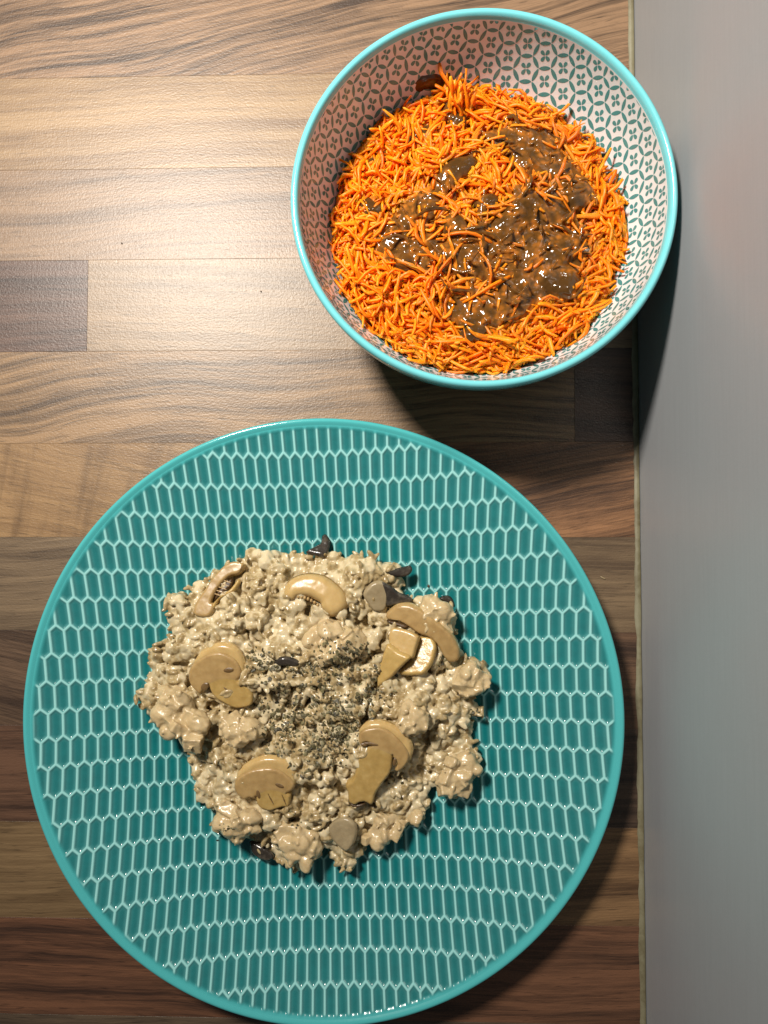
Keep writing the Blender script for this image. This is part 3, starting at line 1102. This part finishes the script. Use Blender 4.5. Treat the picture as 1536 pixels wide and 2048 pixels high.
def tilt(deg, towards):
    """normal leaning deg from vertical towards an image direction (degrees, 0 = right, 90 = up)"""
    a, t = math.radians(deg), math.radians(towards)
    return Vector((math.sin(a) * math.cos(t), math.sin(a) * math.sin(t), math.cos(a)))


def piece(name, lab, group, origin, scale, centre, nrm, thick, parts, raise_=.0014, catg='mushroom', sink=.10):
    cpx = (origin[0] + centre[0] / scale, origin[1] + centre[1] / scale)
    p = surf_px(*cpx)
    # sit on the higher spots around the centre
    allp = [q for pt in parts if pt['name'] in ('cap', 'stem', 'flesh') for q in pt['pts']]
    allp = allp + [((q[0] + centre[0]) / 2, (q[1] + centre[1]) / 2) for q in allp]
    z = p.z
    for _ in range(4):
        p = at(cpx[0], cpx[1], z)
        cl = []
        for q in allp:
            w_ = on_plane(origin[0] + q[0] / scale, origin[1] + q[1] / scale, p, nrm)
            cl.append(w_.z - surf(w_.x, w_.y))
        cl.sort()
        z += raise_ - cl[int(len(cl) * sink)]
    p = at(cpx[0], cpx[1], z)
    root = empty(name, (p.x, p.y, p.z - thick))
    tag(root, lab, catg, group)
    for i, pt in enumerate(parts):
        kw = dict(pt); nm = kw.pop('name'); pl = kw.pop('pts'); mats = kw.pop('mats'); th = kw.pop('thick', thick); er = kw.pop('edge', .0013)
        slab(nm, pl, origin, scale, p, nrm, th, er, mats, root, root.location, seed=cpx[0] * .37, **kw)
    return root


MS, SK, ST, GI = M['mush'], M['mush_skin'], M['mush_stem'], M['gill']
GR = 'pale mushroom slices on the risotto'


def gillp(*a): return dict(name='gill', pts=ell(*a), mats=(M['gill_soft'],), thick=.0006, edge=.0002, lift=.00042, smooth_step=1.0)




def whole_slice(lab, origin, scale, centre, nrm, capo, joint, stemo, skin, extra):
    """cap outline runs from the left joint end over the top to the right joint end; stem outline from the right end round to the left"""
    whole = capo + stemo
    piece('mushroom_slice', lab, GR, origin, scale, centre, nrm, .0050, [
        dict(name='cap', mats=(MS, SK), pts=capo + joint, round_to=whole),
        dict(name='stem', mats=(M['mush_stem_cut'], ST), pts=[capo[0]] + joint[::-1] + [capo[-1]] + stemo, round_to=whole, thick=.0045),
        dict(name='cap_skin', mats=(SK, SK), pts=skin, lift=-.0012, edge=.0022, thick=.0045)] + extra)


whole_slice('tan mushroom slice with wide cap, thick stem and two dark gill holes', (360, 1280), 9.6, (700, 700), tilt(9, -110),
    [(540, 862), (500, 880), (430, 980), (380, 1050), (300, 1000), (210, 900), (160, 800), (150, 720), (165, 600), (220, 500), (330, 400), (460, 310), (620, 250), (770, 240), (900, 285), (1030, 370), (1120, 480), (1170, 620), (1150, 720), (1100, 780)],
    [(1000, 755), (880, 748), (760, 760), (640, 805)],
    [(1230, 850), (1330, 950), (1390, 1080), (1380, 1220), (1300, 1290), (1130, 1320), (1020, 1310), (900, 1260), (780, 1190), (680, 1130), (600, 1030), (560, 930)],
    [(190, 600), (230, 470), (350, 280), (500, 180), (660, 105), (820, 95), (960, 130), (1090, 230), (1180, 370), (1225, 520), (1210, 650), (1150, 700), (900, 500), (600, 450), (300, 600)],
    [gillp(935, 578, 92, 42, -5), gillp(478, 895, 78, 60, -45), gillp(885, 945, 55, 13, 42)])
whole_slice('tan mushroom slice with domed cap and short striped stem above a chicken chunk', (450, 1500), 9.6, (750, 700), tilt(9, -97),
    [(600, 905), (540, 950), (470, 930), (400, 960), (330, 960), (230, 870), (180, 790), (170, 690), (200, 590), (300, 490), (450, 410), (620, 370), (800, 350), (950, 365), (1080, 420), (1190, 500), (1290, 600), (1330, 690), (1290, 790), (1180, 850)],
    [(1060, 800), (920, 770), (800, 780), (690, 830)],
    [(1240, 890), (1245, 980), (1210, 1100), (1100, 1110), (980, 1150), (850, 1185), (740, 1160), (640, 1100), (600, 1010)],
    [(180, 640), (240, 450), (450, 280), (700, 180), (950, 170), (1150, 240), (1300, 370), (1350, 520), (1345, 680), (1260, 740), (1000, 550), (700, 520), (350, 600)],
    [gillp(1050, 685, 85, 30, 22), gillp(640, 850, 78, 30, 75), gillp(880, 940, 120, 8, 62), gillp(1135, 960, 120, 8, 68)])
whole_slice('tan mushroom slice with hooked cap and long flared stem beside the herb patch', (670, 1430), 9.035, (760, 850), tilt(8, -112),
    [(600, 590), (650, 550), (600, 510), (520, 510), (470, 560), (420, 480), (430, 360), (520, 270), (650, 235), (800, 230), (950, 280), (1080, 380), (1200, 500), (1290, 620), (1340, 740), (1310, 870), (1230, 980), (1140, 1035), (1080, 1020), (1090, 960), (1120, 900), (1100, 840), (1050, 780), (1035, 735)],
    [(950, 690), (850, 640), (720, 610)],
    [(1035, 850), (1010, 1000), (960, 1110), (860, 1240), (770, 1370), (720, 1470), (690, 1590), (640, 1640), (540, 1590), (430, 1600), (370, 1640), (270, 1610), (235, 1540), (230, 1430), (190, 1330), (200, 1250), (290, 1190), (350, 1090), (390, 950), (400, 820), (440, 730), (520, 660)],
    [(415, 470), (425, 330), (500, 230), (600, 165), (800, 150), (1000, 210), (1200, 330), (1350, 500), (1400, 640), (1385, 780), (1310, 870), (1100, 560), (800, 380), (600, 350)],
    [gillp(650, 524, 130, 24, 8), gillp(520, 540, 50, 26, 10), gillp(1078, 850, 28, 72, 8),
     dict(name='stem_base', mats=(GI,), thick=.003, lift=-.0012, pts=[(230, 1580), (300, 1620), (420, 1640), (560, 1600), (520, 1660), (400, 1715), (290, 1695)])])
piece('mushroom_slice', 'yellow-tan half cap slice lying against mushroom stem offcuts', GR, (740, 1190), 7.68, (800, 520), tilt(14, -130), .0046, [
    dict(name='cap', mats=(MS, SK), bend=.18, pts=[(230, 350), (260, 280), (400, 175), (560, 160), (700, 200), (850, 290), (1000, 400), (1140, 520), (1260, 650), (1330, 780), (1370, 900), (1350, 1020), (1280, 1065), (1180, 1040), (1090, 900), (1010, 760), (900, 660), (760, 610), (650, 540), (560, 480), (450, 430), (330, 410), (260, 400)]),
    dict(name='gill', mats=(GI,), thick=.002, lift=-.0008, pts=[(255, 400), (400, 430), (560, 480), (585, 500), (530, 535), (430, 500), (300, 455)])])
GO = 'mushroom stem offcuts'
piece('mushroom_stem_piece', 'pale glossy wet flake of mushroom stem beside the half cap slice', GO, (740, 1190), 7.68, (800, 930), tilt(20, 130), .0034, [
    dict(name='flesh', mats=(M['mush_stem'],), pts=[(740, 640), (930, 645), (1000, 750), (1000, 850), (960, 1000), (910, 1090), (830, 1190), (740, 1220), (450, 1200), (600, 1010), (690, 900), (720, 760)])], .0012, 'mushroom piece')
piece('mushroom_stem_piece', 'pointed tan wedge of mushroom stem under the square stem offcut', GO, (740, 1190), 7.68, (330, 1080), tilt(22, 200), .0040, [
    dict(name='flesh', mats=(M['mush_stem'],), pts=[(270, 770), (420, 880), (590, 970), (500, 1080), (400, 1180), (300, 1290), (150, 1400), (100, 1420), (110, 1150), (170, 980), (210, 860)])], .0012, 'mushroom piece')
piece('mushroom_stem_piece', 'square tan chunk of mushroom stem stacked on the other two offcuts', GO, (740, 1190), 7.68, (510, 720), tilt(14, 150), .0050, [
    dict(name='flesh', mats=(M['mush_skin'],), edge=.0012, pts=[(300, 560), (360, 505), (560, 540), (720, 620), (735, 680), (690, 830), (650, 960), (580, 960), (430, 870), (300, 760), (280, 660)])], .0032, 'mushroom piece')
piece('mushroom_slice', 'pale mushroom slice seen edge on with fringed gills and thin lip', GR, (370, 1100), 10.24, (620, 820), tilt(10, 110), .0050, [
    dict(name='cap', mats=(MS, SK), edge=.0011, pts=[(170, 1220), (210, 1340), (430, 1370), (540, 1290), (590, 1170), (560, 1070), (520, 1080), (560, 960), (700, 720), (900, 530), (1100, 470), (1200, 300), (1130, 250), (980, 230), (830, 290), (740, 360), (620, 480), (560, 560), (450, 720), (330, 900), (230, 1050)]),
    dict(name='gill', mats=(GI,), thick=.002, lift=-.0016, pts=[(540, 1080), (600, 900), (720, 720), (920, 570), (940, 720), (800, 840), (650, 960)]),
    dict(name='lip', mats=(M['mush_stem'],), thick=.003, lift=.0002, pts=[(540, 1150), (590, 1060), (700, 950), (900, 810), (1040, 640), (1080, 590), (1110, 620), (1100, 690), (980, 850), (830, 935), (680, 1020), (600, 1180)])] +
    [dict(name='gill', mats=(MS,), thick=.001, edge=.0002, lift=-.0009, smooth_step=1.0, pts=ell(640 + 52 * k, 905 - 66 * k, 95, 12, 18)) for k in range(5)], .0018, sink=.04)
piece('mushroom_slice', 'smooth domed mushroom cap piece arching over a dark hollow', GR, (550, 1120), 9.6, (750, 600), tilt(10, 100), .0050, [
    dict(name='cap', mats=(SK, SK), edge=.0036, bend=.2, pts=[(110, 640), (150, 500), (240, 370), (400, 280), (600, 240), (800, 250), (980, 310), (1150, 430), (1290, 570), (1370, 720), (1370, 860), (1290, 970), (1170, 1050), (1080, 1070), (980, 1020), (880, 920), (860, 850), (850, 800), (750, 740), (640, 690), (520, 680), (400, 690), (330, 760), (200, 760), (120, 720)])] +
    [dict(name='gill', mats=(MS,), thick=.002, edge=.0004, lift=-.0022, smooth_step=1.0, pts=ell(430 + 62 * k, 692 + 5 * k * k * .9, 24, 34, 10)) for k in range(7)], .0026)

# dark cooked mushroom bits
DK, GY = M['dark_mush'], M['grey_mush']
GD = 'cooked mushroom bits in the risotto'
I1 = (0, 0)
piece('mushroom_scrap', 'black curled mushroom sliver sticking up from the far edge of the mound', GD, I1, 1, (642, 1094), tilt(25, 90), .0022, [
    dict(name='flesh', mats=(DK,), pts=[(612, 1102), (632, 1090), (641, 1084), (644, 1070), (652, 1068), (659, 1082), (656, 1098), (646, 1110), (630, 1108)])], .0012, 'mushroom piece')
piece('mushroom_scrap', 'grey mushroom piece with blue-black gills behind the half cap slice', GD, I1, 1, (770, 1192), tilt(15, -60), .003, [
    dict(name='flesh', mats=(GY,), pts=[(728, 1188), (745, 1168), (765, 1165), (776, 1180), (775, 1205), (768, 1222), (748, 1222), (735, 1206)]),
    dict(name='gill', mats=(DK,), lift=.0003, pts=[(764, 1166), (785, 1176), (800, 1188), (822, 1196), (820, 1208), (795, 1210), (774, 1212), (770, 1190)])], .0014, 'mushroom piece')
piece('mushroom_scrap', 'small brown-black mushroom sliver poking out above the grey gilled piece', GD, I1, 1, (800, 1140), tilt(10, 60), .002, [
    dict(name='flesh', mats=(DK,), pts=[(772, 1142), (790, 1138), (805, 1134), (820, 1131), (824, 1140), (816, 1150), (798, 1153), (780, 1150)])], .0008, 'mushroom piece')
piece('mushroom_scrap', 'dark mushroom sliver on the whitish chicken chunk at the mound edge', GD, I1, 1, (893, 1202), tilt(10, 40), .002, [
    dict(name='flesh', mats=(DK,), pts=[(880, 1196), (893, 1191), (904, 1196), (908, 1210), (900, 1208), (888, 1203)])], .0008, 'mushroom piece')
piece('mushroom_scrap', 'blue-black mushroom scrap in the hollow beside the rounded chicken chunk', GD, I1, 1, (570, 1326), tilt(10, -90), .002, [
    dict(name='flesh', mats=(DK,), pts=[(548, 1326), (560, 1316), (578, 1316), (596, 1324), (592, 1334), (572, 1332), (556, 1334)])], .0008, 'mushroom piece')
piece('mushroom_scrap', 'grey translucent mushroom slice lying on the long chicken strip', GD, I1, 1, (686, 1666), tilt(15, 200), .002, [
    dict(name='flesh', mats=(GY,), pts=[(656, 1656), (668, 1642), (690, 1636), (708, 1648), (712, 1668), (704, 1692), (692, 1704), (676, 1694), (660, 1674)])], .0012, 'mushroom piece')
piece('mushroom_scrap', 'dark wet mushroom flap at the foot of the mound beside the lumpy lowest chunk', GD, I1, 1, (515, 1704), tilt(20, 220), .002, [
    dict(name='flesh', mats=(DK,), pts=[(498, 1686), (512, 1690), (530, 1700), (545, 1716), (535, 1724), (516, 1718), (502, 1706)])], .0006, 'mushroom piece')

# ---- dried herbs
HB = [(650, 1420, 90, 70, 300), (560, 1440, 45, 50, 130), (705, 1310, 45, 35, 130), (640, 1480, 75, 45, 170), (545, 1330, 50, 40, 80), (690, 1435, 60, 36, 150), (730, 1390, 50, 45, 90),
      (660, 1350, 70, 50, 110), (600, 1500, 60, 45, 90), (640, 1400, 150, 130, 110), (500, 1330, 24, 26, 30), (620, 1600, 160, 90, 22), (850, 1320, 120, 150, 10)]
hv, hf, ht = [], [], []
for (cx, cy, sx, sy, cnt) in HB:
    for k in range(int(cnt * 1.1)):
        if k % 12 == 0: hx, hy = random.gauss(cx, sx * .55), random.gauss(cy, sy * .55)
        px, py = random.gauss(hx, 10), random.gauss(hy, 10)
        p = surf_px(px, py)
        z = surf(p.x, p.y)
        L = random.choice((.0005, .0006, .0008, .0010, .0012, .0016)); W_ = L * random.uniform(.4, .9)
        R = Matrix.Rotation(random.uniform(0, 6.28), 3, 'Z') @ Matrix.Rotation(random.gauss(0, .4), 3, 'Y') @ Matrix.Rotation(random.gauss(0, .4), 3, 'X')
        b = len(hv)
        c = Vector((p.x, p.y, z + .0004))
        cu_ = random.uniform(-.3, .3)
        for (u, v) in ((-1, -.2), (-.3, -1), (.6, -.8), (1, .1), (.4, .9), (-.5, .8)):
            u += random.uniform(-.2, .2); v += random.uniform(-.2, .2)
            hv.append(c + R @ Vector((u * L / 1.3, v * W_ / 1.3, cu_ * L * u * u)))
        hv.append(c + R @ Vector((0, 0, L * .12)))
        t_ = random.random()
        ht += [t_] * 7
        for q in range(6): hf.append((b + q, b + (q + 1) % 6, b + 6))
hb = mesh_obj('dried_herbs', hv, hf, M['herb'], smooth=False)
set_attr(hb, 'tone', ht)
tag(hb, 'dried green herb flakes sprinkled over the top of the risotto', 'herbs', kind='stuff')

# ---- crumbs
CR = [((1206, 1156), .0016, .0004, 'grey_mush', 'tiny pale crumb on the worktop between the plate and the grey panel'),
      ((244, 487), .0005, .0004, 'gill', 'small dark speck on the worktop near the short dark stave'),
      ((522, 583), .0004, .0004, 'gill', 'small dark speck on the worktop beside the bowl'),
      ((857, 1172), .0009, .0006, 'gill', 'brown pepper crumb on the plate beside the whitish chicken chunk')]
for (pp, L, W_, mk, lab) in CR:
    c = at(pp[0], pp[1], 0.0)
    rp = math.hypot(c.x - PCX, c.y - PCY)
    if rp < PR: c = at(pp[0], pp[1], float(plate_z(np.array(rp))) + .0004)
    vs = [(q[0] * L * random.uniform(.7, 1.1), q[1] * W_ * random.uniform(.7, 1.2), (q[2] + .9) * W_ * .8) for q in ICO2[0]]
    o = mesh_obj('crumb', vs, [tuple(int(i) for i in f) for f in ICO2[1]], M[mk], loc=c)
    o.rotation_euler = (0, 0, random.uniform(0, 3))
    tag(o, lab, 'crumb', 'stray crumbs')
